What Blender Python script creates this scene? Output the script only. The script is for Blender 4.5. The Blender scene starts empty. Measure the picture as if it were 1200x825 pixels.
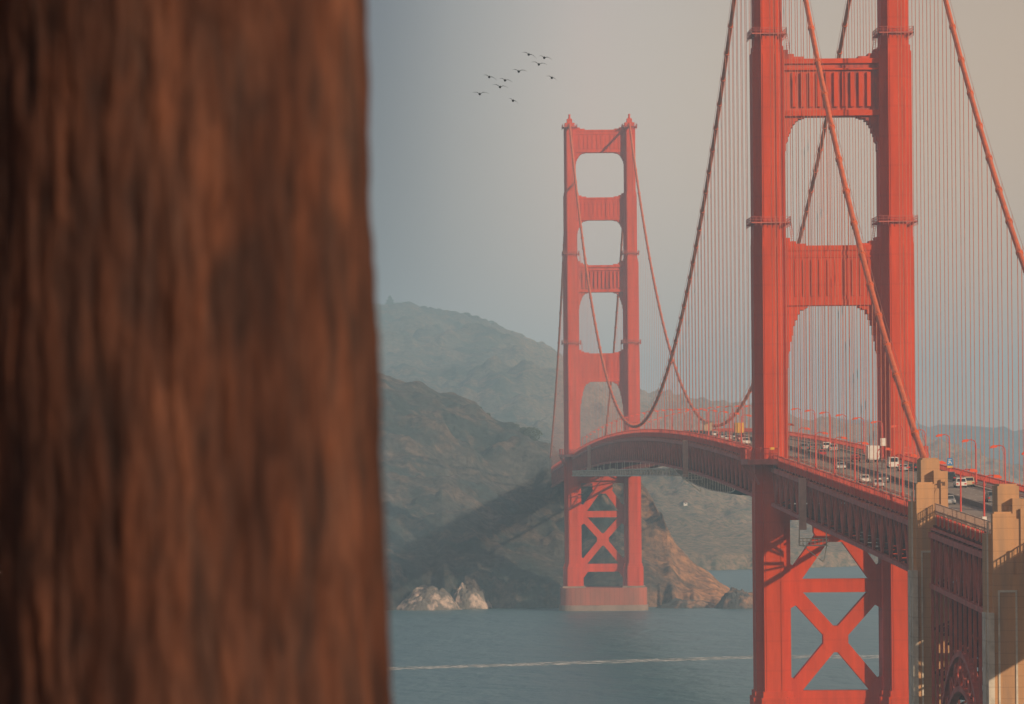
import bpy, bmesh, math, random
import numpy as np
from mathutils import Vector, Matrix, noise
R = math.radians
sc = bpy.context.scene
C = sc.collection
random.seed(7)

# ------------------------------------------------------------------ camera, world, sun, exposure
F = 6211.0; VPX, VPY, ROLL = 462.0, 527.5, 0.0087          # measured in the 1200 px photograph
CX, CY, CZ = -95.3, -1150.0, 74.1
cam = bpy.data.cameras.new('camera'); cam_o = bpy.data.objects.new('camera', cam); C.objects.link(cam_o)
cam_o.location = (CX, CY, CZ); cam_o.rotation_euler = (math.pi/2, ROLL, 0)
cam.sensor_width = 36; cam.lens = F/1200*36
cam.shift_x = (600-VPX)/1200; cam.shift_y = (VPY-412.5)/1200
cam.clip_start = 0.5; cam.clip_end = 40000
cam.dof.use_dof = True; cam.dof.focus_distance = 1400; cam.dof.aperture_fstop = 6.6
sc.camera = cam_o

SUN_AZ = 43.0      # degrees east of south
SUN_EL = 21.0
w = bpy.data.worlds.new("World"); sc.world = w; w.use_nodes = True
nt = w.node_tree; nt.nodes.clear()
out = nt.nodes.new('ShaderNodeOutputWorld'); bg = nt.nodes.new('ShaderNodeBackground')
sky = nt.nodes.new('ShaderNodeTexSky'); sky.sky_type = 'NISHITA'; sky.sun_disc = False
sky.sun_elevation = R(SUN_EL); sky.sun_rotation = R(180-SUN_AZ)
sky.air_density = 1.0; sky.dust_density = 4.0; sky.ozone_density = 1.0; sky.altitude = 50
# a bank of smog: greyish sky whose haze is warmer and brighter towards the east
tc = nt.nodes.new('ShaderNodeTexCoord'); sep = nt.nodes.new('ShaderNodeSeparateXYZ')
nt.links.new(tc.outputs['Generated'], sep.inputs[0])
div = nt.nodes.new('ShaderNodeMath'); div.operation = 'DIVIDE'
nt.links.new(sep.outputs['X'], div.inputs[0]); nt.links.new(sep.outputs['Y'], div.inputs[1])
mr = nt.nodes.new('ShaderNodeMapRange'); mr.inputs['From Min'].default_value = -0.03; mr.inputs['From Max'].default_value = 0.13
nt.links.new(div.outputs[0], mr.inputs['Value'])
cr = nt.nodes.new('ShaderNodeValToRGB'); cr.color_ramp.interpolation = 'B_SPLINE'
SKYRAMP = [(0.0,(0.17,0.17,0.23)),(0.16,(0.22,0.22,0.27)),(0.26,(0.56,0.50,0.50)),(0.40,(1.00,0.81,0.73)),(0.58,(1.20,0.76,0.64)),(1.0,(1.38,0.66,0.47))]
e = cr.color_ramp.elements
e[0].position, e[0].color = SKYRAMP[0][0], SKYRAMP[0][1]+(1,)
e[1].position, e[1].color = SKYRAMP[-1][0], SKYRAMP[-1][1]+(1,)
for p, c in SKYRAMP[1:-1]:
    q = e.new(p); q.color = c+(1,)
nt.links.new(mr.outputs[0], cr.inputs[0])
grey = nt.nodes.new('ShaderNodeMixRGB'); grey.blend_type = 'MIX'; grey.inputs[0].default_value = 0.40
nt.links.new(sky.outputs[0], grey.inputs[1]); grey.inputs[2].default_value = (6.4,6.7,7.0,1)
mul = nt.nodes.new('ShaderNodeMixRGB'); mul.blend_type = 'MULTIPLY'; mul.inputs[0].default_value = 1
nt.links.new(grey.outputs[0], mul.inputs[1]); nt.links.new(cr.outputs[0], mul.inputs[2])
# the smog glows brighter and warmer towards the horizon
el = nt.nodes.new('ShaderNodeMapRange'); el.inputs['From Min'].default_value = 0.0; el.inputs['From Max'].default_value = 0.085
el.inputs['To Min'].default_value = 1.0; el.inputs['To Max'].default_value = 0.0
nt.links.new(sep.outputs['Z'], el.inputs['Value'])
glow = nt.nodes.new('ShaderNodeMixRGB'); glow.blend_type = 'MULTIPLY'; glow.inputs[2].default_value = (1.62,1.58,1.50,1)
nt.links.new(el.outputs[0], glow.inputs[0]); nt.links.new(mul.outputs[0], glow.inputs[1])
nt.links.new(glow.outputs[0], bg.inputs[0]); bg.inputs[1].default_value = 0.10
nt.links.new(bg.outputs[0], out.inputs[0])

sun = bpy.data.lights.new('sun', 'SUN'); sun.energy = 2.9; sun.angle = R(0.5); sun.color = (1.0, 0.74, 0.49)
sun_o = bpy.data.objects.new('sun', sun); C.objects.link(sun_o)
sd = Vector((math.sin(R(SUN_AZ))*math.cos(R(SUN_EL)), -math.cos(R(SUN_AZ))*math.cos(R(SUN_EL)), math.sin(R(SUN_EL))))
sun_o.rotation_euler = sd.to_track_quat('Z', 'Y').to_euler(); sun_o.location = sd*3000
sc.view_settings.view_transform = 'Standard'; sc.view_settings.look = 'None'
sc.view_settings.exposure = 0.5; sc.view_settings.gamma = 1.0
sc.cycles.max_bounces = 6; sc.cycles.diffuse_bounces = 2; sc.cycles.volume_bounces = 0
sc.cycles.use_denoising = True
HAZE_DENSITY = 1.6e-4; HAZE_COLOR = (0.45, 0.73, 1.0); HAZE_ANISO = -0.3

# ------------------------------------------------------------------ helpers
def unroll(px, py):
    x, y = px-VPX, py-VPY
    return x-ROLL*y, y+ROLL*x
def at(px, py, d):
    """photo pixel and depth -> world point"""
    x, y = unroll(px, py)
    return Vector((CX+x*d/F, CY+d, CZ-y*d/F))

def node_mat(name, color, rough=0.6, var=0.12, scale=1.0, bump=0.0, bump_scale=None, metallic=0.0, color2=None, stretch=(1,1,1), lo=0.35, hi=0.65, bands=None, spec=.5):
    m = bpy.data.materials.new(name); m.use_nodes = True
    t = m.node_tree; b = t.nodes['Principled BSDF']
    b.inputs['Roughness'].default_value = rough; b.inputs['Metallic'].default_value = metallic; b.inputs['Specular IOR Level'].default_value = spec
    co = t.nodes.new('ShaderNodeTexCoord'); mp = t.nodes.new('ShaderNodeMapping')
    mp.inputs['Scale'].default_value = stretch
    t.links.new(co.outputs['Object'], mp.inputs[0])
    n = t.nodes.new('ShaderNodeTexNoise'); n.inputs['Scale'].default_value = scale; n.inputs['Detail'].default_value = 6; n.inputs['Roughness'].default_value = .62
    t.links.new(mp.outputs[0], n.inputs[0])
    c2 = color2 if color2 else tuple(c*(1-2*var) for c in color)
    r = t.nodes.new('ShaderNodeValToRGB')
    r.color_ramp.elements[0].position = lo; r.color_ramp.elements[0].color = tuple(c2)+(1,)
    r.color_ramp.elements[1].position = hi; r.color_ramp.elements[1].color = tuple(min(1, c*(1+(var if not color2 else 0))) for c in color)+(1,)
    t.links.new(n.outputs[0], r.inputs[0]); src = r.outputs[0]
    if bands:      # thin seams between plates or lifts: (axis, spacing, darkening)
        for ax, sp_, dk in bands:
            s = t.nodes.new('ShaderNodeSeparateXYZ'); t.links.new(co.outputs['Object'], s.inputs[0])
            a = t.nodes.new('ShaderNodeMath'); a.operation = 'DIVIDE'; t.links.new(s.outputs[ax], a.inputs[0]); a.inputs[1].default_value = sp_
            f = t.nodes.new('ShaderNodeMath'); f.operation = 'FRACT'; t.links.new(a.outputs[0], f.inputs[0])
            l = t.nodes.new('ShaderNodeMath'); l.operation = 'LESS_THAN'; t.links.new(f.outputs[0], l.inputs[0]); l.inputs[1].default_value = 0.07
            mx = t.nodes.new('ShaderNodeMixRGB'); mx.blend_type = 'MULTIPLY'
            sc_ = t.nodes.new('ShaderNodeMath'); sc_.operation = 'MULTIPLY'; sc_.inputs[1].default_value = dk; t.links.new(l.outputs[0], sc_.inputs[0])
            t.links.new(sc_.outputs[0], mx.inputs[0]); t.links.new(src, mx.inputs[1]); mx.inputs[2].default_value = (.35,.3,.3,1); src = mx.outputs[0]
    t.links.new(src, b.inputs['Base Color'])
    if bump:
        n2 = t.nodes.new('ShaderNodeTexNoise'); n2.inputs['Scale'].default_value = bump_scale or scale*4; n2.inputs['Detail'].default_value = 5
        t.links.new(mp.outputs[0], n2.inputs[0])
        bp = t.nodes.new('ShaderNodeBump'); bp.inputs['Strength'].default_value = 1; bp.inputs['Distance'].default_value = bump
        t.links.new(n2.outputs[0], bp.inputs['Height']); t.links.new(bp.outputs[0], b.inputs['Normal'])
    return m

M = {}
M['orange'] = node_mat('orange_paint', (.60,.056,.006), .6, .09, .45, stretch=(1,1,.14), bands=[(2, 6.4, .10)], spec=.15)
M['strutred'] = node_mat('weathered_orange_paint', (.56,.062,.012), .6, color2=(.30,.04,.025), scale=.45, stretch=(1,1,.25), lo=.36, hi=.52)
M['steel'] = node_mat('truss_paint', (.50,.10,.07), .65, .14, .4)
M['frame'] = node_mat('shaded_frame_paint', (.15,.03,.024), .7, .14, .4)  # truss paint again, darkened so the colour carries the shade under the deck
M['post'] = node_mat('gantry_paint', (.52,.30,.25), .6, .1, .5)
M['cabin'] = node_mat('cabin_paint', (.72,.58,.42), .7, .08, .5)
M['cable'] = node_mat('cable_paint', (.66,.13,.035), .5, .10, .6)
M['rope'] = node_mat('rope_paint', (.50,.15,.09), .6, .10, .6)
M['rail'] = node_mat('railing_paint', (.62,.075,.035), .6, .10, .5)
M['concrete'] = node_mat('pylon_concrete', (.56,.30,.135), .85, color2=(.38,.23,.13), scale=.55, stretch=(1,1,.10), lo=.30, hi=.60, bump=.03, bump_scale=2, bands=[(2, 1.5, .25)])
M['buttress'] = node_mat('buttress_concrete', (.62,.57,.48), .85, .12, .5, bands=[(2, 3, .2)])
M['fender'] = node_mat('pier_concrete', (.46,.11,.06), .85, color2=(.28,.10,.065), scale=.12, stretch=(1,1,.3), bands=[(0, 2.2, .5)])
M['plinth'] = node_mat('wet_concrete', (.28,.20,.16), .7, .15, .15)
M['asphalt'] = node_mat('asphalt', (.27,.225,.19), .85, .12, .3, stretch=(1,.1,1))
M['walk'] = node_mat('sidewalk_concrete', (.30,.26,.22), .85, .1, .3)
M['barrier'] = node_mat('barrier_concrete', (.20,.17,.15), .8, .1, .4)
M['line'] = node_mat('line_paint', (.6,.58,.52), .7, .1, 2)
M['fence'] = node_mat('barrier_mesh', (.42,.27,.20), .7, .1, 2)
M['lamp'] = node_mat('lamp_paint', (.60,.05,.03), .5, .08, 2)
M['lamphead'] = node_mat('lamp_head_paint', (.80,.09,.02), .5, .08, 2)
M['scaffold'] = node_mat('scaffold_metal', (.72,.67,.58), .6, .2, .6)
M['net'] = node_mat('dark_net', (.05,.055,.06), .8, .2, .5)
M['tyre'] = node_mat('tyre_rubber', (.02,.02,.02), .8, .1, 4)
M['glass'] = node_mat('car_glass', (.03,.035,.045), .12, .1, 1)
M['taill'] = node_mat('tail_light', (.6,.02,.02), .3, .05, 1)
M['headl'] = node_mat('head_light', (.8,.78,.7), .2, .05, 1)
M['chrome'] = node_mat('rim_metal', (.4,.4,.4), .35, .1, 4, metallic=.6)
M['blue'] = node_mat('sign_blue', (.02,.20,.50), .5, .05, 1)
M['yellow'] = node_mat('sign_yellow', (.75,.40,.03), .5, .05, 1)
M['white'] = node_mat('sign_white', (.75,.73,.68), .5, .05, 1)
M['bird'] = node_mat('feathers_dark', (.035,.03,.03), .8, .15, 5)
M['beige'] = node_mat('house_plaster', (.62,.48,.34), .8, .08, .4)
M['roof'] = node_mat('house_roof', (.22,.12,.08), .8, .1, .5)
M['foam'] = None

class MB:
    def __init__(s): s.v = []; s.f = []
    def box(s, x0,x1,y0,y1,z0,z1):
        b = len(s.v)
        s.v += [(x0,y0,z0),(x1,y0,z0),(x1,y1,z0),(x0,y1,z0),(x0,y0,z1),(x1,y0,z1),(x1,y1,z1),(x0,y1,z1)]
        s.f += [(b,b+3,b+2,b+1),(b+4,b+5,b+6,b+7),(b,b+1,b+5,b+4),(b+1,b+2,b+6,b+5),(b+2,b+3,b+7,b+6),(b+3,b,b+4,b+7)]
        return s
    def bar(s, a, c, wx, wz=None, up=(0,0,1)):
        """rectangular bar from a to c; wx = width across, wz = width in the plane of 'up'"""
        wz = wz or wx; a = Vector(a); c = Vector(c); d = (c-a).normalized(); u = Vector(up)
        if abs(d.dot(u)) > .98: u = Vector((0,1,0))
        sx = d.cross(u).normalized()*wx/2; sz = sx.cross(d).normalized()*wz/2
        b = len(s.v)
        for p in (a, c):
            s.v += [tuple(p-sx-sz), tuple(p+sx-sz), tuple(p+sx+sz), tuple(p-sx+sz)]
        s.f += [(b,b+1,b+2,b+3),(b+4,b+7,b+6,b+5),(b,b+4,b+5,b+1),(b+1,b+5,b+6,b+2),(b+2,b+6,b+7,b+3),(b+3,b+7,b+4,b)]
        return s
    def tube(s, pts, r, n=8, cap=True):
        pts = [Vector(p) for p in pts]; b = len(s.v); k = len(pts)
        rr = r if hasattr(r, '__len__') else [r]*k
        for i, p in enumerate(pts):
            d = (pts[min(i+1,k-1)]-pts[max(i-1,0)]).normalized()
            u = Vector((1,0,0)) if abs(d.x) < .9 else Vector((0,0,1))
            a = d.cross(u).normalized(); c = a.cross(d).normalized()
            for j in range(n):
                t = 2*math.pi*j/n; s.v.append(tuple(p+a*math.cos(t)*rr[i]+c*math.sin(t)*rr[i]))
        for i in range(k-1):
            for j in range(n):
                j2 = (j+1) % n
                s.f.append((b+i*n+j, b+i*n+j2, b+(i+1)*n+j2, b+(i+1)*n+j))
        if cap:
            s.f.append(tuple(b+j for j in range(n))[::-1]); s.f.append(tuple(b+(k-1)*n+j for j in range(n)))
        return s
    def prism(s, poly, a0, a1, axis='y'):
        """poly in the other two axes, extruded from a0 to a1"""
        b = len(s.v); n = len(poly)
        for a in (a0, a1):
            for p, q in poly:
                s.v.append((p,a,q) if axis == 'y' else (p,q,a) if axis == 'z' else (a,p,q))
        for j in range(n):
            j2 = (j+1) % n; s.f.append((b+j, b+j2, b+n+j2, b+n+j))
        s.f.append(tuple(b+j for j in range(n))[::-1]); s.f.append(tuple(b+n+j for j in range(n)))
        return s
    def build(s, name, mat, parent=None, smooth=False, recalc=True, shift=None):
        me = bpy.data.meshes.new(name)
        me.from_pydata(s.v, [], s.f); me.materials.append(mat)
        if recalc:
            bm = bmesh.new(); bm.from_mesh(me); bmesh.ops.recalc_face_normals(bm, faces=bm.faces); bm.to_mesh(me); bm.free()
        if smooth: me.polygons.foreach_set('use_smooth', [True]*len(me.polygons))
        o = bpy.data.objects.new(name, me); C.objects.link(o)
        if parent: o.parent = parent
        return o

def tag(o, label=None, cat=None, group=None, kind=None):
    if label: o['label'] = label
    if cat: o['category'] = cat
    if group: o['group'] = group
    if kind: o['kind'] = kind
    return o
def empty(name, loc, rz=0):
    o = bpy.data.objects.new(name, None); C.objects.link(o); o.location = loc; o.rotation_euler = (0,0,rz); o.empty_display_size = 1
    return o
def children(o): return [c for c in bpy.data.objects if c.parent == o]
def copy_tree(o, kids, loc, rot=None):
    c = o.copy(); C.objects.link(c); c.location = loc
    if rot is not None: c.rotation_euler = rot
    for k in kids:
        d = k.copy(); C.objects.link(d); d.parent = c
    return c
ORD = ['first','second','third','fourth','fifth','sixth','seventh','eighth','ninth','tenth','eleventh','twelfth','thirteenth','fourteenth','fifteenth','sixteenth','seventeenth','eighteenth','nineteenth','twentieth','twenty-first','twenty-second','twenty-third','twenty-fourth','twenty-fifth','twenty-sixth','twenty-seventh','twenty-eighth','twenty-ninth','thirtieth']

# ------------------------------------------------------------------ setting: water, terrain
def interp(x, tab):
    return float(np.interp(x, [t[0] for t in tab], [t[1] for t in tab]))
def water_mat():
    m = bpy.data.materials.new('sea_water'); m.use_nodes = True; t = m.node_tree; b = t.nodes['Principled BSDF']
    b.inputs['Base Color'].default_value = (.045,.14,.18,1); b.inputs['Roughness'].default_value = .38
    b.inputs['IOR'].default_value = 1.33
    co = t.nodes.new('ShaderNodeTexCoord'); prev = None
    for scale, st, dist in ((.012,(1,.5,1),5.0),(.05,(1,.5,1),2.2),(.22,(1,.4,1),.9),(.9,(1,1.2,1),.2)):
        mp = t.nodes.new('ShaderNodeMapping'); mp.inputs['Scale'].default_value = st; mp.inputs['Rotation'].default_value = (0,0,.4+scale)
        t.links.new(co.outputs['Object'], mp.inputs[0])
        n = t.nodes.new('ShaderNodeTexNoise'); n.inputs['Scale'].default_value = scale; n.inputs['Detail'].default_value = 4
        t.links.new(mp.outputs[0], n.inputs[0])
        bp = t.nodes.new('ShaderNodeBump'); bp.inputs['Distance'].default_value = dist; bp.inputs['Strength'].default_value = 1
        t.links.new(n.outputs[0], bp.inputs['Height'])
        if prev: t.links.new(prev.outputs[0], bp.inputs['Normal'])
        prev = bp
    t.links.new(prev.outputs[0], b.inputs['Normal'])
    return m
mb = MB(); mb.v = [(-3300,-1480,0),(4300,-1480,0),(4300,10900,0),(-3300,10900,0)]; mb.f = [(0,1,2,3)]
tag(mb.build('water', water_mat(), recalc=False), kind='structure')

def hill_mat(name, grass, scrub, soil, scale, cliff=None, zone=((.24,.13,.08),(.72,.34,.15))):
    m = bpy.data.materials.new(name); m.use_nodes = True; t = m.node_tree; b = t.nodes['Principled BSDF']; b.inputs['Roughness'].default_value = .95
    b.inputs['Specular IOR Level'].default_value = .1
    co = t.nodes.new('ShaderNodeTexCoord')
    def ns(s, d=8, ro=.65):
        n = t.nodes.new('ShaderNodeTexNoise'); n.inputs['Scale'].default_value = s; n.inputs['Detail'].default_value = d; n.inputs['Roughness'].default_value = ro
        t.links.new(co.outputs['Object'], n.inputs[0]); return n
    def ramp(n, a, c):
        r = t.nodes.new('ShaderNodeMapRange'); r.inputs['From Min'].default_value = a; r.inputs['From Max'].default_value = c
        t.links.new(n.outputs[0], r.inputs['Value']); return r
    r1 = ramp(ns(scale), .47, .56); r2 = ramp(ns(scale*3.1), .50, .60); r3 = ramp(ns(scale*16, 8, .7), .38, .62)
    m1 = t.nodes.new('ShaderNodeMixRGB'); m1.inputs[1].default_value = grass+(1,); m1.inputs[2].default_value = scrub+(1,); t.links.new(r1.outputs[0], m1.inputs[0])
    m2 = t.nodes.new('ShaderNodeMixRGB'); t.links.new(m1.outputs[0], m2.inputs[1]); m2.inputs[2].default_value = soil+(1,); t.links.new(r2.outputs[0], m2.inputs[0])
    m3 = t.nodes.new('ShaderNodeMixRGB'); m3.blend_type = 'MULTIPLY'; m3.inputs[0].default_value = .6
    t.links.new(m2.outputs[0], m3.inputs[1]); t.links.new(r3.outputs[0], m3.inputs[2])
    src = m3.outputs[0]
    if cliff:      # bare orange rock on the east end
        s_ = t.nodes.new('ShaderNodeSeparateXYZ'); t.links.new(co.outputs['Object'], s_.inputs[0])
        wob = t.nodes.new('ShaderNodeMath'); wob.operation = 'MULTIPLY_ADD'; wob.inputs[1].default_value = 110; t.links.new(ns(scale*2.2).outputs[0], wob.inputs[0]); t.links.new(s_.outputs[0], wob.inputs[2])
        r5 = t.nodes.new('ShaderNodeMapRange'); r5.inputs['From Min'].default_value = cliff[0]; r5.inputs['From Max'].default_value = cliff[1]; t.links.new(wob.outputs[0], r5.inputs['Value'])
        m5 = t.nodes.new('ShaderNodeMixRGB'); t.links.new(r5.outputs[0], m5.inputs[0]); t.links.new(src, m5.inputs[1])
        m6 = t.nodes.new('ShaderNodeMixRGB'); t.links.new(r3.outputs[0], m6.inputs[0]); m6.inputs[1].default_value = zone[0]+(1,); m6.inputs[2].default_value = zone[1]+(1,)
        t.links.new(m6.outputs[0], m5.inputs[2]); src = m5.outputs[0]
    t.links.new(src, b.inputs['Base Color'])
    nb = ns(scale*9, 10, .75); bp = t.nodes.new('ShaderNodeBump'); bp.inputs['Distance'].default_value = .05/scale; t.links.new(nb.outputs[0], bp.inputs['Height']); t.links.new(bp.outputs[0], b.inputs['Normal'])
    return m

def fbm(x, y, z, octv=5): return noise.fractal(Vector((x,y,z)), 1.0, 2.1, octv)
def ridged(x, y, z): return noise.ridged_multi_fractal(Vector((x,y,z)), 1.0, 2.1, 5, 1.0, 2.0)

def land(name, mat, px0, px1, nx, ridge_tab, ridge_d, coast_d, back_d, nt_, amp, wav, prof, extra=None, seed=0):
    """height field over (photo column at ridge, depth): a real hill whose ridge follows the measured heights"""
    V = []; Fc = []
    for i in range(nx+1):
        px = px0+(px1-px0)*i/nx
        yr = interp(px, ridge_tab); dr = ridge_d(px); dc = coast_d(px); db = back_d(px)
        top = at(px, yr, dr); X0 = top.x; zr = max(top.z, 2)
        for j in range(nt_+1):
            u = j/nt_
            if u < .62: uu = u/.62; d = dc+(dr-dc)*uu; h = zr*prof(uu); k = uu
            else: uu = (u-.62)/.38; d = dr+(db-dr)*uu; h = zr*(1-uu**1.4)-3*uu; k = 1-uu
            X = CX+(X0-CX)*(.55+.45*d/dr); Y = CY+d
            g = ridged(X/wav+seed+.25*fbm(X/wav*2,Y/wav*2,1), Y/wav*.6, 0)-1.0
            g2 = fbm(X/wav*2.3, Y/wav*2.3, seed+4.)
            win = math.sin(math.pi*min(1, k*.9+.02))**.7 if k < 1 else .1
            z = h+amp*(g*.8+g2*.5)*win*(min(1, zr/40))+fbm(X/26, Y/26, 9, 5)*amp*.22*min(1, k*5+.1)
            if extra: z = extra(px, d, X, Y, z)
            if j == 0: z = -3
            if j == nt_: z = -4
            V.append((X, Y, z))
    for i in range(nx):
        for j in range(nt_):
            a = i*(nt_+1)+j; b = (i+1)*(nt_+1)+j; Fc.append((a, b, b+1, a+1))
    m = MB(); m.v = V; m.f = Fc
    o = m.build(name, mat, smooth=True, recalc=False)
    return o
HEAD = [(100,330),(200,360),(320,410),(360,425),(440,443),(500,458),(560,480),(600,500),(630,520),(660,540),(700,553),(745,566),(757,580),(775,600),(790,630),(810,655),(840,684),(865,700),(890,716),(930,730)]
m_head = hill_mat('headland_ground', (.125,.115,.105), (.06,.08,.08), (.20,.15,.12), .016, cliff=(68,112))
headland = land('headland', m_head, 60, 930, 420, HEAD, lambda p: interp(p, [(0,3000),(640,2930),(720,2800),(780,2640),(930,2540)]),
    lambda p: 2462+14*fbm(p/40,0,3)+ (8 if p>760 else 0), lambda p: 3500 if p < 700 else interp(p, [(700,3500),(800,2900),(930,2680)]), 150, 19, 110,
    lambda u: min(1, .10*min(1,u*30)+.90*u**.80), seed=3)
tag(headland, kind='structure')
BACK = [(0,330),(300,350),(440,362),(480,361),(520,370),(560,374),(600,386),(640,403),(670,420),(710,440),(750,455),(800,468),(850,480),(900,487),(960,499),(1030,512),(1100,530),(1160,552),(1220,575)]
m_back = hill_mat('hill_ground', (.17,.16,.13), (.08,.10,.085), (.24,.18,.13), .012, cliff=(60,190), zone=((.13,.14,.09),(.50,.33,.21)))
back = land('hills', m_back, -80, 1220, 520, BACK, lambda p: interp(p, [(0,6600),(700,6500),(1200,6000)]), lambda p: 3160+60*fbm(p/60,2,3)+interp(p,[(600,0),(900,120),(1000,500),(1200,1000)]),
    lambda p: 7600, 260, 40, 480, lambda u: .05+.95*(.65*u+.35*u*u) if u > 0 else 0, seed=8)
tag(back, kind='structure')
FAR = [(-300,470),(0,480),(300,492),(700,500),(900,494),(1000,491),(1075,497),(1140,499),(1200,505),(1300,498),(1500,510)]
m_far = hill_mat('far_hill_ground', (.20,.17,.12), (.08,.09,.07), (.26,.20,.14), .003)
far = land('far_hills', m_far, -250, 1480, 160, FAR, lambda p: 9300, lambda p: 8700, lambda p: 10400, 40, 25, 900, lambda u: u, seed=1)
tag(far, kind='structure')
# bluff the photographer stands on, falling away to the bay shore
V = []; Fc = []; nx, ny = 70, 90
for i in range(nx+1):
    for j in range(ny+1):
        X = -700+1400*i/nx; t = j/ny; Y = -1440+1080*t**1.0
        d = Y-CY
        z = interp(d, [(-300,74),(-30,72.6),(9,72.35),(18,71.4),(60,62),(150,38),(350,16),(620,7),(720,3),(800,-3)])
        if d > 20: z += 2.5*fbm(X/60, Y/60, 1)*min(1, (d-20)/60)
        V.append((X, Y, z if z > -2.5 else -2.5))
for i in range(nx):
    for j in range(ny):
        a = i*(ny+1)+j; b = a+ny+1; Fc.append((a, b, b+1, a+1))
m = MB(); m.v = V; m.f = Fc
tag(m.build('ground', hill_mat('bluff_ground', (.14,.12,.07), (.05,.06,.035), (.20,.14,.09), .05), smooth=True, recalc=False), kind='structure')

# pale rock outcrop at the water's edge, left, and dark rocks right
def rock(name, c, rx, ry, rz, mat, seed, label, cat='rock', group=None, n=60, rough=.32):
    V = []; Fc = []
    for i in range(n+1):
        for j in range(n+1):
            a = -1+2*i/n; b = -1+2*j/n; r = min(1, math.hypot(a, b))
            h = max(0, 1-r**1.8)
            h = min(h, .82)*(1+rough*1.3*fbm(a*2.2+seed, b*2.2, seed, 6))+.07*min(h, .7)*ridged(a*5+seed, b*5, seed)-.12
            V.append((a*rx, b*ry+.8*fbm(a*3, b*3, 5), rz*h))
    for i in range(n):
        for j in range(n):
            q = i*(n+1)+j; Fc.append((q, q+n+1, q+n+2, q+1))
    m = MB(); m.v = V; m.f = Fc; o = m.build(name, mat, recalc=False); o.location = c
    return tag(o, label, cat, group)
m_white = node_mat('pale_rock', (.52,.40,.33), .9, color2=(.13,.115,.10), scale=.17, lo=.49, hi=.62, bump=.8, bump_scale=.5)
m_dark = node_mat('dark_rock', (.34,.18,.10), .9, color2=(.05,.05,.05), scale=.12, lo=.48, hi=.66, bump=1, bump_scale=.4)
p = at(508, 716, 2458)
rock('rock_outcrop', (p.x-2, p.y, 0), 17, 13, 10.5, m_white, 2.3, 'broad pale bird-whitened rock outcrop at the waterline near the left tree trunk')
p = at(550, 716, 2462)
rock('rock_outcrop', (p.x, p.y+4, 0), 12, 10, 12, m_white, 5.1, 'tall narrow whitened rock standing right of the broad pale outcrop')
p = at(860, 716, 2440)
rock('shore_rock', (p.x+2, p.y, 0), 12, 12, 10, m_dark, 7.7, 'dark low rock off the headland tip just left of the near tower')
p = at(806, 716, 2450)
rock('shore_rock', (p.x, p.y+2, 0), 16, 9, 4.5, m_dark, 1.7, 'long low brown rock shelf at the foot of the orange cliff')
m_cliff = node_mat('orange_cliff', (.60,.27,.10), .9, color2=(.28,.14,.08), scale=.10, lo=.42, hi=.56, bump=1.5, bump_scale=.25, stretch=(1,1,.5))
p = at(818, 716, 2474)
#rock('cliff_rock', (p.x-1, p.y, 0), 9, 14, 19, m_cliff, 3.9, 'steep orange sandstone crag at the right end of the dark headland')

# boat wake
def foam():
    m = bpy.data.materials.new('wake_foam'); m.use_nodes = True; t = m.node_tree; b = t.nodes['Principled BSDF']
    b.inputs['Base Color'].default_value = (.62,.64,.62,1); b.inputs['Roughness'].default_value = .8
    co = t.nodes.new('ShaderNodeTexCoord'); n = t.nodes.new('ShaderNodeTexNoise'); n.inputs['Scale'].default_value = .22; n.inputs['Detail'].default_value = 6; n.inputs['Roughness'].default_value = .7
    t.links.new(co.outputs['Object'], n.inputs[0])
    r = t.nodes.new('ShaderNodeMapRange'); r.inputs['From Min'].default_value = .40; r.inputs['From Max'].default_value = .62; t.links.new(n.outputs[0], r.inputs['Value'])
    t.links.new(r.outputs[0], b.inputs['Alpha']); return m
mw = MB(); N = 260
for i in range(N+1):
    px = 380+(1130-380)*i/N
    yc = 786+(770-786)*min(1, (px-380)/500) + (0 if px < 880 else -.5)
    qx, qy = unroll(px, yc); d = F*CZ/qy; X = CX+qx*d/F
    wd = interp(px, [(380,10),(700,15),(880,13),(960,20),(1130,10)])*(1+.4*noise.noise(Vector((px/13,0,0))))
    mw.v += [(X, CY+d-wd, .03), (X, CY+d, .45+.25*noise.noise(Vector((px/3,1,0)))), (X, CY+d+wd*.8, .03)]
for i in range(N):
    for k in (0,1): a = i*3+k; mw.f.append((a, a+3, a+4, a+1))
tag(mw.build('boat_wake', foam(), recalc=False, smooth=True), 'long thin white boat wake crossing the strait behind the near tower', 'wake')

# ------------------------------------------------------------------ the suspension bridge
L0, L1, YS, YN = 0.0, 1280.0, -343.0, 1623.0
PAN = 15.24
def zb(Y):                     # underside chord
    if Y < 0: return 61.9+.0237*Y
    if Y > 1280: return 61.9-.0237*(Y-1280)
    return 69.6-7.7*((Y-640)/640)**2
def zr(Y): return zb(Y)+9.3    # roadway
def zc(Y):                     # main cable
    if 0 <= Y <= 1280: return 81.4+(224.5-81.4)*((Y-640)/640)**2
    u = -Y/343 if Y < 0 else (Y-1280)/343
    return 224.5+(69.5-224.5)*u-4*15.5*u*(1-u)

bridge = empty('suspension_bridge', (0,0,0))
tag(bridge, 'long orange-red suspension bridge with two tall stepped towers crossing the strait', 'bridge')

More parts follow.
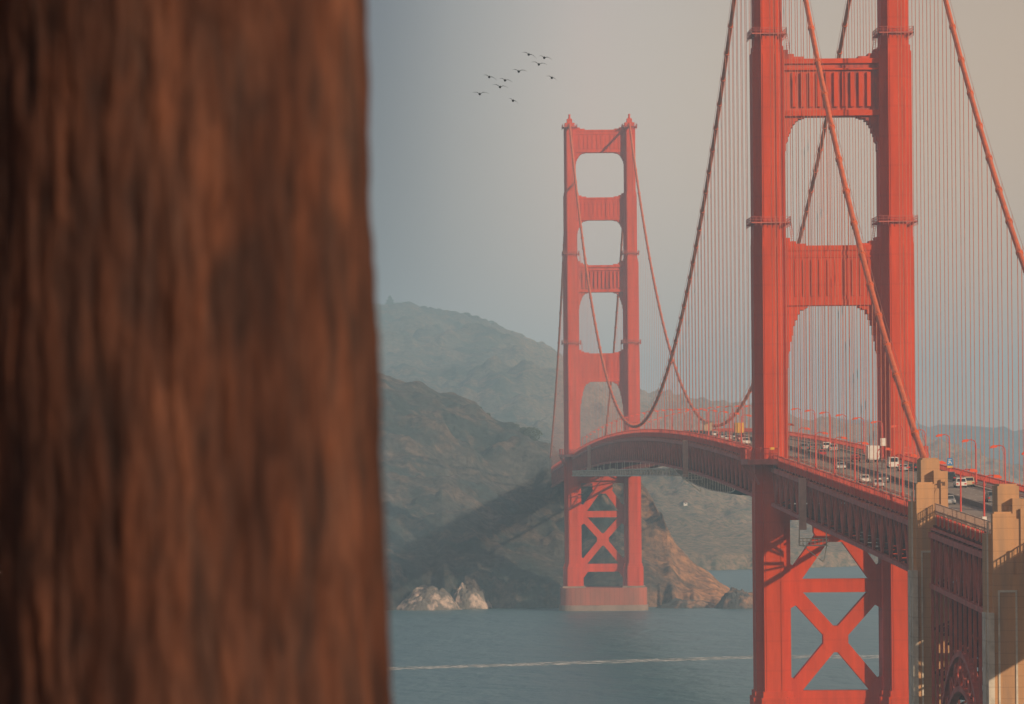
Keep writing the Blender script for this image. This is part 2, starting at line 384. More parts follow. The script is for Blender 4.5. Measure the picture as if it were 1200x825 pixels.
def cross_poly(cx, cy, wx, wy, x0=0):
    return [(x0-cx,-cy),(x0+cx,-cy),(x0+cx,-wy),(x0+wx,-wy),(x0+wx,wy),(x0+cx,wy),(x0+cx,cy),(x0-cx,cy),(x0-cx,wy),(x0-wx,wy),(x0-wx,-wy),(x0-cx,-wy)]
TIERS = [(8,20,2.9,8.6,4.5,6.4),(20,66,2.15,7.7,3.75,5.2),(66,118,1.85,7.4,3.6,4.7),(118,159.5,1.8,7.2,3.5,4.5),(159.5,190,1.75,6.7,3.0,4.3),(190,221.5,1.6,6.2,2.55,3.9)]
def tower(Y0, label):
    t = empty('tower', (0,0,0)); t.parent = bridge; t['label'] = label
    for s in (-1,1):
        mt = MB()
        for k, (z0,z1,cx,cy,wx,wy) in enumerate(TIERS):
            mt.prism([(p, q+Y0) for p, q in cross_poly(cx,cy,wx,wy,13.7*s)], z0, z1, 'z')
            # slim pilaster lines down each face
            for dx in (-.75*cx, .75*cx):
                mt.box(13.7*s+dx-.12, 13.7*s+dx+.12, Y0-cy-.12, Y0+cy+.12, z0+.3, z1-.6)
            # stepped shoulder on top of each tier
            if k < 5:
                n = TIERS[k+1]
                mt.prism([(p, q+Y0) for p, q in cross_poly((cx+n[2])/2,(cy+n[3])/2,(wx+n[4])/2,(wy+n[5])/2,13.7*s)], z1, z1+1.3, 'z')
        mt.build('leg', M['orange'], t)
    inner = lambda z: 13.7-[T for T in TIERS if T[0] <= z < T[1]][0][4]+.05
    def strut(zt, zbm, hs, rise, ribs, mat, dep=.22):
        a = inner((zt+zbm)/2)
        hb = inner(zbm-5)
        poly = []
        # top, left to right, with small steps up at the legs
        poly += [(-a, zt+rise), (-a+.9, zt+rise), (-a+.9, zt+rise*.55), (-a+2.2, zt+rise*.55), (-a+2.2, zt+rise*.25), (-a+4.4, zt+rise*.25), (-a+4.4, zt)]
        poly += [(-x, z) for x, z in poly[::-1]]
        steps = [(4.6,0),(4.6,-.5),(3.3,-.9),(2.5,-1.8),(2.1,-3),(1.55,-4.2),(1.3,-6.2),(.75,-7.5),(.75,-9.5),(.3,-10),(.3,-13)]
        k = hs/13.
        right = [(hb-x*1.0, zbm+z*k) for x, z in steps]
        right.append((hb, zbm-13.6*k)); right = right[::-1]
        if abs(a-hb) > .01: right = [(hb, zbm-13.6*k)] + right[1:]
        lowr = [(a, zbm)] if abs(a-hb) > .01 else []
        poly = poly + right + [(-x, z) for x, z in right[::-1]]
        ms = MB()
        # split in simple pieces so every face is planar and clean
        ms.box(-a, a, Y0-3.2, Y0+3.2, zbm+.02, zt)
        tp = [(a-.9, rise), (a-2.2, rise*.55), (a-4.4, rise*.25)]
        for s in (-1,1):
            x_out = a
            for x_in, h in tp:
                xs = sorted((s*x_in, s*x_out)); ms.box(xs[0], xs[1], Y0-3.1, Y0+3.1, zt-.01, zt+h); x_out = x_in
            # haunch steps
            for (x1, z1), (x2, z2) in zip(steps[:-1], steps[1:]):
                if z2 == z1: continue
                xm = hb-(x1+x2)/2; xs = sorted((s*xm, s*hb)); ms.box(xs[0], xs[1], Y0-3.0, Y0+3.0, zbm+z2*k, zbm+z1*k)
        o = ms.build('strut', mat, t)
        # applied mouldings: chords, frame and fluted ribs, both faces
        mr_ = MB(); h = zt-zbm
        for f in (-1,1):
            y0, y1 = sorted((Y0+f*3.2, Y0+f*(3.2+dep)))
            mr_.box(-a, a, y0, y1, zt-.085*h, zt-.01); mr_.box(-a, a, y0, y1, zbm+.03, zbm+.10*h)
            mr_.box(-a, a, y0, y1, zt-.2*h, zt-.17*h)
            for q in range(ribs):
                x = -a+2.2+(2*a-4.4)*q/(ribs-1)
                mr_.box(x-.42, x+.42, y0, y1, zbm+.16*h, zt-.24*h)
        mr_.build('rib_panel', M['orange'], t)
    strut(117.6, 104.6, 13.5, 1.7, 10, M['orange']); strut(158.0, 145.6, 7.5, 2.0, 10, M['strutred'], .6)
    strut(189.0, 178.6, 6.0, 1.8, 10, M['orange']); strut(220.0, 209.6, 5.0, 2.0, 10, M['orange'])
    # K and X bracing below the deck
    mbx = MB()
    for f in (1,):
        a = 13.7-3.75
        for z0_, z1_ in ((42.5,45.4),(17.6,21.2),(58.2,61.2)):
            mbx = MB(); mbx.box(-a, a, Y0-2.12, Y0+2.12, z0_, z1_); mbx.build('cross_strut', M['orange'], t)
    mx = MB()
    for s in (-1,1):
        mx.bar((s*10.4, Y0, 43.6), (s*.6, Y0, 57.4), 3.7, 3.1)
        mx.bar((s*10.3, Y0, 43.9), (-s*0.2, Y0, 32.2), 3.8, 3.0)
        mx.bar((s*10.3, Y0, 20.0), (-s*0.2, Y0, 32.6), 3.82, 3.0)
    mx.prism([(-3.4,53.4),(3.4,53.4),(4.6,55.5),(4.6,58.25),(-4.6,58.25),(-4.6,55.5)], Y0-1.95, Y0+1.95)
    mx.prism([(-2.7,30.6),(-1.4,29.5),(1.4,29.5),(2.7,30.6),(2.7,34.0),(1.4,35.2),(-1.4,35.2),(-2.7,34.0)], Y0-1.98, Y0+1.98)
    for s in (-1,1):      # gussets at the legs
        for zc_ in (43.9, 19.4):
            mx.prism([(s*10.1,zc_-5),(s*8.7,zc_-4.2),(s*7.2,zc_-2),(s*7.2,zc_+2),(s*8.7,zc_+4.2),(s*10.1,zc_+5)], Y0-2.03, Y0+2.03)
    mx.build('cross_brace', M['orange'], t)
    # service walkways round the legs
    for zc_ in (122.6, 163.4, 221.4):
        T = [q for q in TIERS if q[0] <= zc_-.5 < q[1]][0]
        for s in (-1,1):
            mc = MB(); x0 = 13.7*s; hx = T[4]+.75; hy = T[3]+.75
            mc.box(x0-hx, x0+hx, Y0-hy, Y0-T[3]+.01, zc_-.25, zc_); mc.box(x0-hx, x0+hx, Y0+T[3]-.01, Y0+hy, zc_-.25, zc_)
            mc.box(x0-hx, x0-T[4]+.01, Y0-hy+.1, Y0+hy-.1, zc_-.26, zc_-.01); mc.box(x0+T[4]-.01, x0+hx, Y0-hy+.1, Y0+hy-.1, zc_-.26, zc_-.01)
            for zz in (.55, 1.1):
                mc.bar((x0-hx,Y0-hy,zc_+zz),(x0+hx,Y0-hy,zc_+zz),.08); mc.bar((x0-hx,Y0+hy,zc_+zz),(x0+hx,Y0+hy,zc_+zz),.08)
                mc.bar((x0-hx,Y0-hy,zc_+zz),(x0-hx,Y0+hy,zc_+zz),.08); mc.bar((x0+hx,Y0-hy,zc_+zz),(x0+hx,Y0+hy,zc_+zz),.08)
            for q in range(9):
                x = x0-hx+2*hx*q/8; mc.bar((x,Y0-hy,zc_-.9),(x,Y0-hy,zc_+1.1),.09)
                y = Y0-hy+2*hy*q/8; mc.bar((x0-hx,y,zc_-.9),(x0-hx,y,zc_+1.1),.09); mc.bar((x0+hx,y,zc_-.9),(x0+hx,y,zc_+1.1),.09)
            mc.build('walkway', M['steel'], t)
            if zc_ < 200:  # ladder down to the strut
                ml = MB(); xi = x0-s*(T[4]+.75)
                for o_ in (0,.5):
                    ml.bar((xi-s*o_, Y0-3, zc_), (xi-s*(o_+.6), Y0-3, zc_-4.6), .1)
                for q in range(9):
                    z = zc_-.5*q; ml.bar((xi-s*.06*q, Y0-3, z), (xi-s*(.06*q+.5), Y0-3, z), .07)
                ml.build('ladder', M['steel'], t)
    for s in (-1,1):       # saddle housing and beacon mast
        mf = MB(); x0 = 13.7*s
        mf.prism([(x0-2.2,Y0-4.5),(x0+2.2,Y0-4.5),(x0+2.2,Y0+4.5),(x0-2.2,Y0+4.5)], 221.5, 223.2, 'z')
        mf.prism([(Y0-4.0,223.2),(Y0+4.0,223.2),(Y0+1.6,225.2),(Y0-1.6,225.2)], x0-1.2, x0+1.2, 'x')
        mf.tube([(x0,Y0,225.2),(x0,Y0,226.9)], [.6,.35]); mf.tube([(x0,Y0,226.7),(x0,Y0,227.3)], [.55,.5])
        mf.build('saddle_housing', M['orange'], t)
    # pier and fender
    me = MB()
    def oval(rx, ry, n=40, x0=0): return [(x0+rx*math.copysign(abs(math.cos(2*math.pi*k/n))**.35, math.cos(2*math.pi*k/n)), Y0+ry*math.copysign(abs(math.sin(2*math.pi*k/n))**.35, math.sin(2*math.pi*k/n))) for k in range(n)]
    me.prism(oval(19.8, 15), 2.6, 10.4, 'z')
    o = me.build('pier', M['fender'], t)
    me = MB(); me.prism(oval(20.3, 15.6), -.8, 2.59, 'z'); 
    for s in (-1,1): me.box(s*13.7-5.2, s*13.7+5.2, Y0-9.5, Y0+9.5, 10.38, 11.2)
    me.build('pier_base', M['plinth'], t)
    return t
tower(0, 'near tower, larger and deeper orange-red, rising out of the top of the picture')
tower(1280, 'far tower, whole and faded by haze, standing by the headland')

# main cables with bands and hand ropes
for s in (-1,1):
    Ys = [YS+ i*(YN-YS)/258 for i in range(259)]
    Ys = sorted(set(Ys+[0.,1280.]))
    mc = MB(); mc.tube([(13.7*s, y, zc(y)) for y in Ys], .50, 12)
    mbd = mc; mh = MB()
    k = 0
    y = -335.28
    while y < 1615:
        if abs(y) > 9 and abs(y-1280) > 9:
            d = Vector((0, 1, (zc(y+1)-zc(y-1))/2)).normalized(); pc = Vector((13.7*s, y, zc(y)))
            mbd.tube([pc-d*.45, pc+d*.45], .66, 10)
            if y < 700:
                for q in (-.55,.55): mh.bar(pc+Vector((q,0,.3)), pc+Vector((q,0,1.35)), .07)
        y += PAN
    o = mc.build('main_cable', M['cable'], bridge)
    for q in (-.55,.55):
        pts = [(13.7*s+q, y, zc(y)+1.3) for y in Ys if y < 720]
        mh.tube(pts, .035, 4)
    mh.build('hand_rope', M['rope'], o)

# suspenders
stations = []
y = -335.28+PAN
while y < 1610:
    if abs(y) > 12 and abs(y-1280) > 12: stations += [(y, -1), (y, 1)]
    y += PAN
def susp(mm, y, s, wd=.10):
    x = 13.7*s; z0 = zb(y)+7.6; z1 = zc(y)
    if z1-z0 < 1: return
    for q in (-.36,.36):
        mm.bar((x+q, y-.12, z0), (x+q, y-.12, z1), wd); mm.bar((x+q, y+.12, z0), (x+q, y+.12, z1), wd)
    mm.box(x-.55, x+.55, y-.25, y+.25, z0-.3, z0+.5)
for (y, s) in stations[:100]:
    mm = MB(); susp(mm, y, s); mm.build('suspender', M['rope'], bridge, recalc=False)
mm = MB()
for (y, s) in stations[100:]: susp(mm, y, s, .05)
tag(mm.build('suspender', M['rope'], bridge, recalc=False), kind='stuff')

# deck
def deck(parent, Ya, Yb, step, hw=13.1):
    n = max(1, round((Yb-Ya)/step)); ys = [Ya+(Yb-Ya)*i/n for i in range(n+1)]
    def ribbon(mm, x0, x1, z0, z1):
        b = len(mm.v)
        for y in ys:
            r = zr(y); mm.v += [(x0,y,r+z0),(x1,y,r+z0),(x1,y,r+z1),(x0,y,r+z1)]
        for i in range(n):
            a = b+4*i; c = a+4
            for q in range(4): mm.f.append((a+q, a+(q+1)%4, c+(q+1)%4, c+q))
        mm.f.append((b,b+1,b+2,b+3)); mm.f.append((b+4*n,b+4*n+3,b+4*n+2,b+4*n+1))
    m1 = MB(); ribbon(m1, -9.35, 9.35, -.45, 0); road = m1.build('roadway', M['asphalt'], parent)
    m1 = MB(); ribbon(m1, -1.78, -1.38, .004, .85); m1.build('median_barrier', M['barrier'], road)
    m1 = MB()
    y = Ya+2
    while y < Yb-4:
        for x in (-6.25,-3.15+.0,1.3+.45,4.85,7.6-.2):
            if abs(x+1.6) < 1: continue
            b = len(m1.v); m1.v += [(x-.08,y,zr(y)+.006),(x+.08,y,zr(y)+.006),(x+.08,y+3,zr(y+3)+.006),(x-.08,y+3,zr(y+3)+.006)]; m1.f.append((b,b+1,b+2,b+3))
        y += 9
    m1.build('lane_markings', M['line'], road, recalc=False)
    for s in (-1,1):
        m1 = MB(); xs = sorted((s*9.36, s*hw)); ribbon(m1, xs[0], xs[1], -.5, .22); m1.build('sidewalk', M['walk'], parent)
        m1 = MB(); xs = sorted((s*(hw+.01), s*(hw+.16))); ribbon(m1, xs[0], xs[1], -1.25, .30)     # fascia girder
        xs = sorted((s*9.42, s*9.5)); ribbon(m1, xs[0], xs[1], .45, .62); ribbon(m1, xs[0], xs[1], .75, .85)
        m1.build('fascia_girder', M['steel'], parent)
        m1 = MB(); xs = sorted((s*(hw+.17), s*(hw+.31))); ribbon(m1, xs[0], xs[1], 1.22, 1.36); ribbon(m1, xs[0], xs[1], .34, .42)
        y = Ya
        while y <= Yb:
            z = zr(y); x = s*(hw+.24)
            m1.box(x-.05, x+.05, y-.05, y+.05, z-1.0, z+1.3)
            y += .55 if Ya > -600 and y < 500 else 1.6
        y = Ya
        while y <= Yb:
            z = zr(y); x = s*(hw+.24); m1.box(x-.12, x+.12, y-.15, y+.15, z+.2, z+1.5); y += 3.81
        m1.build('railing', M['rail'], parent, recalc=False)
def truss(parent, Ya, Yb, top=7.4):
    n = max(1, round((Yb-Ya)/7.62)); ys = [Ya+(Yb-Ya)*i/n for i in range(n+1)]
    mf = MB()
    for s in (-1,1):
        m1 = MB(); x = s*13.7
        for i in range(n):
            a, b = ys[i], ys[i+1]
            m1.bar((x,a-.02,zb(a)),(x,b+.02,zb(b)),.95,.75); m1.bar((x,a-.02,zb(a)+top),(x,b+.02,zb(b)+top),.95,.85)
            if i % 2 == 0: m1.bar((x,a,zb(a)),(x,b,zb(b)+top),.38,.36)
            else: m1.bar((x,a,zb(a)+top),(x,b,zb(b)),.38,.36)
        for y in ys[::2]: m1.bar((x,y,zb(y)),(x,y,zb(y)+top),.45,.55)
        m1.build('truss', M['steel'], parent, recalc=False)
    for i, y in enumerate(ys):
        z = zb(y)
        mf.box(-13.3, 13.3, y-.25, y+.25, z+top-.9, z+top+1.0)      # floor beam
        for s in (-1,1):
            mf.bar((s*13.5,y,z+top+.4),(s*13.0,y,z+top+1.1),.4)
        if i % 2 == 0:
            mf.box(-13.3, 13.3, y-.2, y+.2, z-.3, z+.25)
            mf.bar((-13.3,y,z),(0,y,z+top-.9),.3,.3); mf.bar((13.3,y,z),(0,y,z+top-.9),.3,.3)
            if i+2 <= n:
                y2 = ys[i+2]; mf.bar((-13.3,y,z),(13.3,y2,zb(y2)),.45,.3); mf.bar((13.3,y,z),(-13.3,y2,zb(y2)),.45,.3)
    for x in (-8,-4,0,4,8):
        for i in range(n): mf.bar((x,ys[i],zb(ys[i])+top+1.1),(x,ys[i+1],zb(ys[i+1])+top+1.1),.3,.45)
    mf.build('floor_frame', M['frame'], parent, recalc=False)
deck(bridge, -340, 1620, 15)
truss(bridge, -339, -7.9); truss(bridge, 7.9, 1272); truss(bridge, 1288, 1600)
# sidewalk platform round each tower leg
for Y0 in (0, 1280):
    for s in (-1,1):
        m1 = MB(); z = zr(Y0)
        xs = sorted((s*13.3, s*19.6))
        m1.prism([(s*13.3,Y0-19),(s*19.4,Y0-11.5),(s*19.4,Y0+11.5),(s*13.3,Y0+19)], z-.9, z+.2, 'z')
        for q in range(-1,2): m1.bar((s*19.0,Y0+q*10,z-.9),(s*16.9,Y0+q*10,z-5.2),.4,.5)
        o = m1.build('tower_platform', M['steel'], bridge)
        m1 = MB(); path = [(s*13.2,Y0-19),(s*19.3,Y0-11.5),(s*19.3,Y0+11.5),(s*13.2,Y0+19)]
        for (x0,y0),(x1,y1) in zip(path[:-1], path[1:]):
            for zz in (.3,1.4,2.6): m1.bar((x0,y0,z+zz),(x1,y1,z+zz),.11)
            L = math.hypot(x1-x0, y1-y0); k = int(L/.55)
            for q in range(k+1):
                t = q/k; x = x0+(x1-x0)*t; y = y0+(y1-y0)*t; wd = .1 if q % 5 else .26
                m1.box(x-wd/2, x+wd/2, y-wd/2, y+wd/2, z+.2, z+(2.6 if q % 5 else 2.8))
        m1.build('platform_railing', M['rail'], o, recalc=False)

# ------------------------------------------------------------------ concrete pylons
def pylon(Y0, s, zt, label):
    """stepped art-deco pylon straddling the cable; zt = top height"""
    p = empty('concrete_pylon', (13.7*s, Y0, 0)); tag(p, label, 'pylon', 'concrete pylons')
    k = -1     # outer side is local -x (west pylons)
    m1 = MB()
    m1.box(-3.0, 2.35, -3.2, 4.6, -.5, zt-6.6)            # main shaft
    m1.box(-1.7, 1.15, -2.6, 3.6, zt-6.61, zt-.25)        # high block
    m1.box(-1.45, .9, -2.3, 3.3, zt-.26, zt)
    m1.box(1.1, 2.35, -2.9, 3.9, zt-6.62, zt-2.0)         # right shoulder
    m1.box(.1, 1.2, -4.0, -2.55, zt-6.63, zt-1.9)         # projecting pilaster
    m1.box(-.25, .2, -3.6, -2.5, zt-6.6, zt-2.9)
    m1.box(-2.6, .12, -4.6, -2.5, zt-12, zt-3.9)          # front lower block
    m1.box(-2.4, -.1, -4.4, -2.7, zt-3.91, zt-3.65)
    m1.box(-2.6, 2.3, -4.61, -2.5, -.5, zt-11.99)
    m1.box(.11, 2.0, -4.3, -2.5, zt-12, zt-4.6)
    m1.box(1.1, 1.75, -4.55, -4.2, zt-12, zt-3.2)
    a = m1.build('shaft', M['concrete'], p)
    m1 = MB(); m1.box(-3.35, -2.55, -5.1, -3.6, -.5, zt-17.0); m1.box(-3.3, -2.95, -1.5, 2.8, -.5, zt-17.1); m1.box(-3.12,-2.9,-2.6,-1.9,zt-40,zt-5)
    m1.build('buttress', M['buttress'], p)
    m1 = MB(); m1.box(-2.0, -1.75, -4.75, -4.55, zt-42, zt-14.2); m1.box(.3,.55,-4.75,-4.55,zt-42,zt-14.2); m1.box(-2.0,.55,-4.76,-4.56,zt-14.3,zt-14.0)
    m1.build('panel_moulding', M['buttress'], p)
    p.scale = (1 if s < 0 else -1, 1, 1)
    return p
pylon(-343, -1, 72.2, 'orange-lit stepped concrete pylon where the near cable ends, left of the other pylon')
pylon(-445, -1, 68.9, 'concrete pylon cut off by the right edge of the picture')
pylon(-343, 1, 72.2, 'stepped concrete pylon on the east side of the arch, north end')
pylon(-445, 1, 68.9, 'stepped concrete pylon on the east side of the arch, south end')

# ------------------------------------------------------------------ arch span between the pylons
arch = empty('arch_span', (0,-394,0)); tag(arch, 'dark red steel arch span between the two concrete pylons, below the road', 'arch bridge')
arch_parts = []
class P: pass
def arch_build():
    g = bpy.data.objects
    before = set(o.name for o in g)
    deck(None, -446, -340.05, 15); deck(None, -560, -446.05, 15, 10.6)
    YA, YB = -439.5, -348.5
    n = 14; ys = [YA+(YB-YA)*i/n for i in range(n+1)]
    crown = 44.2; ym = -391.
    def za(y, k=0): return crown-k-(.0135 if not k else .0122)*(y-ym)**2
    mc_ = MB(); mas = {}
    for s in (-1,1):
        mt_ = MB(); ma = mas[s] = MB()
        x = 14.1*s
        for i in range(n):
            a, b = ys[i], ys[i+1]
            mt_.bar((x,a,zb(a)+7.0),(x,b+.02,zb(b)+7.0),1.1,.8); mt_.bar((x,a,zb(a)+7.9),(x,b+.02,zb(b)+7.9),.6,.3)
            mt_.bar((x,a,zb(a)-.7),(x,b+.02,zb(b)-.7),.9,.75)
            if i % 2 == 0: mt_.bar((x,a,zb(a)-.7),(x,b,zb(b)+7),.38,.34)
            else: mt_.bar((x,a,zb(a)+7),(x,b,zb(b)-.7),.38,.34)
        for y in ys:
            mt_.bar((x,y,zb(y)-.7),(x,y,zb(y)+7),.4,.5)
            zz = max(za(y), 0); mt_.bar((x,y,zz),(x,y,zb(y)-.7),.42,.42)
            mc_.bar((x*.5,y,zz),(x*.5,y,zb(y)-.7),.45,.45); mc_.bar((x*.22,y+2,zz),(x*.22,y+2,zb(y)-.7),.4,.4); mc_.bar((x*.8,y+3.2,zz),(x*.8,y+3.2,zb(y)-.7),.4,.4)
        for i in range(40):
            a = YA+(YB-YA)*i/40; b = YA+(YB-YA)*(i+1)/40
            ma.bar((x,a,za(a)),(x,b,za(b)),1.1,.8); ma.bar((x,a,za(a,5)),(x,b,za(b,5)),1.1,.8)
        for i in range(n):
            a, b = ys[i], ys[i+1]; ma.bar((x,a,za(a)),(x,b,za(b,5)) if i >= n/2 else (x,b,za(b,5)),.35,.35); ma.bar((x,a,za(a)),(x,a,za(a,5)),.45,.45)
            ma.bar((x,b,za(b)),(x,a,za(a,5)),.3,.3)
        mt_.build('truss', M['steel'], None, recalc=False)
    for i, y in enumerate(ys):
        zt = zb(y)+7
        mc_.box(-13.9, 13.9, y-.25, y+.25, zt-.9, zt+1.4)
        for s in (-1,1): mc_.bar((s*14.2,y,zt+.3),(s*13.1,y,zt+1.9),.3)
        mc_.box(-13.9, 13.9, y-.2, y+.2, zb(y)-1.0, zb(y)-.3)
        for z0, z1 in ((zb(y)-.7, zt-.9), (max(za(y),2), zb(y)-.7)):
            k = max(1, round((z1-z0)/7))
            for q in range(k):
                c0 = z0+(z1-z0)*q/k; c1 = z0+(z1-z0)*(q+1)/k
                mc_.bar((-13.9,y,c0),(0,y,c1),.35,.35); mc_.bar((13.9,y,c0),(0,y,c1),.35,.35); mc_.bar((-13.9,y,c1),(13.9,y,c1),.35,.35)
        ma = mc_; ma.bar((-14,y,za(y)),(14,y,za(y)),.5,.6)
        if i < n: ma.bar((-14,y,za(y)),(14,ys[i+1],za(ys[i+1])),.35,.4); ma.bar((14,y,za(y)),(-14,ys[i+1],za(ys[i+1])),.35,.4)
    for x in (-8,-4,0,4,8):
        for i in range(n): mc_.bar((x,ys[i],zb(ys[i])+8.45),(x,ys[i+1],zb(ys[i+1])+8.45),.3,.45)
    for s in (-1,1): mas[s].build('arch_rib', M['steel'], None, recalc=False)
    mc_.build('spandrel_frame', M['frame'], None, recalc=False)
    # tall wire mesh barrier outside the railing
    mg = MB(); y = -439
    while y < -348:
        z = zr(y); mg.box(-13.54,-13.46,y-.035,y+.035,z+.75,z+2.35); y += .28
    y = -439
    while y < -348:
        z = zr(y); mg.box(-13.60,-13.42,y-.09,y+.09,z-.9,z+2.45); y += 6
    for zz in (.8,2.35): mg.bar((-13.5,-439,zr(-439)+zz),(-13.5,-348,zr(-348)+zz),.09)
    mg.build('mesh_barrier', M['fence'], None, recalc=False)
    for o in list(g):
        if o.name not in before and o.parent is None and o.type == 'MESH':
            o.parent = arch; o.location = (0, 394, 0)
arch_build()

# ------------------------------------------------------------------ maintenance gantries and platforms under the deck
def gantry(Y0, label, cage):
    p = empty('maintenance_gantry', (-13.7, Y0, zb(Y0))); tag(p, label, 'gantry', 'maintenance gantries')
    m1 = MB(); m1.box(-2.1,-.75,-1.1,-.6,-1.6,8.6); m1.box(-2.1,-.75,.5,1.1,-1.6,8.6); m1.box(-1.7,-.8,-.85,-.7,-1.3,8.4)
    for q in range(9): m1.box(-1.8,-.85,-.52,.52,-1.3+q*1.15,-1.05+q*1.15)
    m1.build('gantry_post', M['post'], p)
    m1 = MB(); m1.box(-2.2,3.4,-1.5,1.5,-cage-.2,-cage); m1.bar((-2.1,0,-1.6),(-2.1,0,-cage),.25); m1.bar((3.2,0,-.4),(3.2,0,-cage),.2)
    for q in range(8):
        x = -2.2+q*.8
        m1.bar((x,-1.5,-cage),(x,-1.5,-cage+1.3),.09); m1.bar((x,1.5,-cage),(x,1.5,-cage+1.3),.09)
    for zz in (.7,1.3): m1.bar((-2.2,-1.5,-cage+zz),(3.4,-1.5,-cage+zz),.09); m1.bar((-2.2,1.5,-cage+zz),(3.4,1.5,-cage+zz),.09)
    m1.bar((-1.6,0,-cage),(2.6,0,-cage-3.4),.16); m1.bar((3.3,0,-cage),(2.6,0,-cage-3.4),.16)
    m1.build('work_cage', M['scaffold'], p)
gantry(-108, 'maintenance gantry hanging on the deck just right of the near tower', 4.6)
gantry(310, 'maintenance gantry under the deck midway between the towers', 2.2)
gantry(1031, 'hazy maintenance gantry on the deck close to the far tower', 2.2)
# long lattice platform below the far half of the deck
p = empty('work_platform', (-13, 800, 60)); tag(p, 'long pale lattice work platform slung below the far half of the deck', 'work platform')
m1 = MB(); ya, yb = 395, 1235; n = 84
def zpl(y): return 61.9+(66.0-61.9)*(1235-y)/840
for x in (-2.2, 2.2):
    for i in range(n):
        a = ya+(yb-ya)*i/n; b = ya+(yb-ya)*(i+1)/n
        m1.bar((x,a-800,zpl(a)-60),(x,b-800,zpl(b)-60),.5); m1.bar((x,a-800,zpl(a)-57.9),(x,b-800,zpl(b)-57.9),.35)
        m1.bar((x,a-800,zpl(a)-60),(x,b-800,zpl(b)-57.9),.22) if i % 2 else m1.bar((x,a-800,zpl(a)-57.9),(x,b-800,zpl(b)-60),.22)
        m1.bar((x,a-800,zpl(a)-60),(x,a-800,zpl(a)-57.9),.22)
        if i % 6 == 0: MB().bar((x,a-800,zpl(a)-58),(x,a-800,zb(a)-60),.14).build('hanger', M['scaffold'], p, recalc=False)
m1.build('lattice', M['scaffold'], p, recalc=False)
m1 = MB()
for i in range(n):
    a = ya+(yb-ya)*i/n; b = ya+(yb-ya)*(i+1)/n
    if (i*7) % 11 < 8: m1.bar((0,a-800,zpl(a)-60.05),(0,b-800,zpl(b)-60.05),4,.12)
m1.build('platform_floor', M['scaffold'], p, recalc=False)
for yc, lab in ((847,'cream site cabin on the under-deck platform beside the far tower'),(583,'cream site cabin on the under-deck platform midway along it')):
    p = empty('site_cabin', (-13, yc, zpl(yc)+.1)); tag(p, lab, 'cabin', 'site cabins')
    m1 = MB(); m1.box(-2.0,2.0,-3,3,0,2.1); m1.build('wall', M['cabin'], p)
    m1 = MB(); m1.prism([(-2.2,2.103),(2.2,2.103),(0,2.6)], -3.2, 3.2); m1.build('roof', M['cabin'], p)
    m1 = MB(); m1.box(-.6,.6,-3.05,-2.95,.7,1.6); m1.build('window', M['glass'], p)
p = empty('safety_net', (-12, 240, 62)); tag(p, 'dark net sagging under the deck left of the near tower', 'net')
m1 = MB(); n = 40
for i in range(n+1):
    y = 110+270*i/n; z = zb(y)-1.2-2.6*math.sin(math.pi*i/n)**.6
    for k in range(5): m1.v.append((-2.5+k*2.5, y-240, z-62+.35*abs(k-2)+.3*noise.noise(Vector((i*.7,k,0)))))
for i in range(n):
    for k in range(4): a = i*5+k; m1.f.append((a,a+1,a+6,a+5))
m1.build('net_sheet', M['net'], p, recalc=False, smooth=True)
m1 = MB()
for x in (-2.5, 7.5):
    for i in range(n):
        y0, y1 = 110+270*i/n, 110+270*(i+1)/n
        m1.bar((x,y0-240,zb(y0)-62-1.2-2.6*math.sin(math.pi*i/n)**.6+.8),(x,y1-240,zb(y1)-62-1.2-2.6*math.sin(math.pi*(i+1)/n)**.6+.8),.2)
        m1.bar((x,y0-240,zb(y0)-62-1.2-2.6*math.sin(math.pi*i/n)**.6+.8),(x,y0-240,zb(y0)-62),.14)
m1.build('net_frame', M['scaffold'], p, recalc=False)

# ------------------------------------------------------------------ street lamps
def lamp_proto(h):
    p = empty('street_lamp', (0,0,0))
    m1 = MB(); m1.tube([(0,0,0),(0,0,1.1),(0,0,1.1),(0,0,h-.8)], [.20,.20,.14,.11], 8); a = m1.build('pole', M['lamp'], p, smooth=False)
    pts = [(0,0,h-.85)]+[(1.0*(1-math.cos(t)), 0, h-.85+.85*math.sin(t)) for t in [R(15*k) for k in range(1,7)]]+[(1.5,0,h-.1)]
    m1 = MB(); m1.tube(pts, .10, 6); m1.bar((.05,0,h-1.7),(.6,0,h-.45),.06); b = m1.build('arm', M['lamp'], p)
    m1 = MB(); m1.prism([(1.35,h-.32),(2.5,h-.50),(2.55,h-.22),(2.1,h+.05),(1.4,h+.08)], -.3, .3); c = m1.build('lamp_head', M['lamphead'], p)
    return p, [a,b,c]
protos = {1: lamp_proto(8.2), -1: lamp_proto(7.4)}
used = {1: False, -1: False}
lampY = {}
for s in (-1,1):
    base = -99.-45.72*8; i = 0
    offs = 0 if s > 0 else 22
    for k in range(-8, 30):
        Y = -99.+offs+45.72*k+ (0)
        if s < 0 and -400 < Y < -390: Y = -383
        if Y < (-470 if s > 0 else -436) or Y > 1275 or abs(Y+343) < 5: continue
        side = 'east' if s > 0 else 'west'
        if Y < 0:
            c = round(-(Y)/45.72-.5); j = int((-Y-1)//45.72)
            lab = f'red street lamp along the {side} railing, {ORD[j]} this side of the near tower'
        else:
            j = int((Y-1)//45.72)
            lab = f'red street lamp along the {side} railing, {ORD[j]} beyond the near tower'
        proto, kids = protos[s]; loc = (s*10.0, Y, zr(Y)+.2); rot = (0,0, math.pi if s > 0 else 0)
        if not used[s]: o = proto; o.location = loc; o.rotation_euler = rot; used[s] = True
        else: o = copy_tree(proto, kids, loc, rot)
        tag(o, lab, 'street lamp', 'street lamps along the bridge')
        lampY[(s, round(Y))] = o

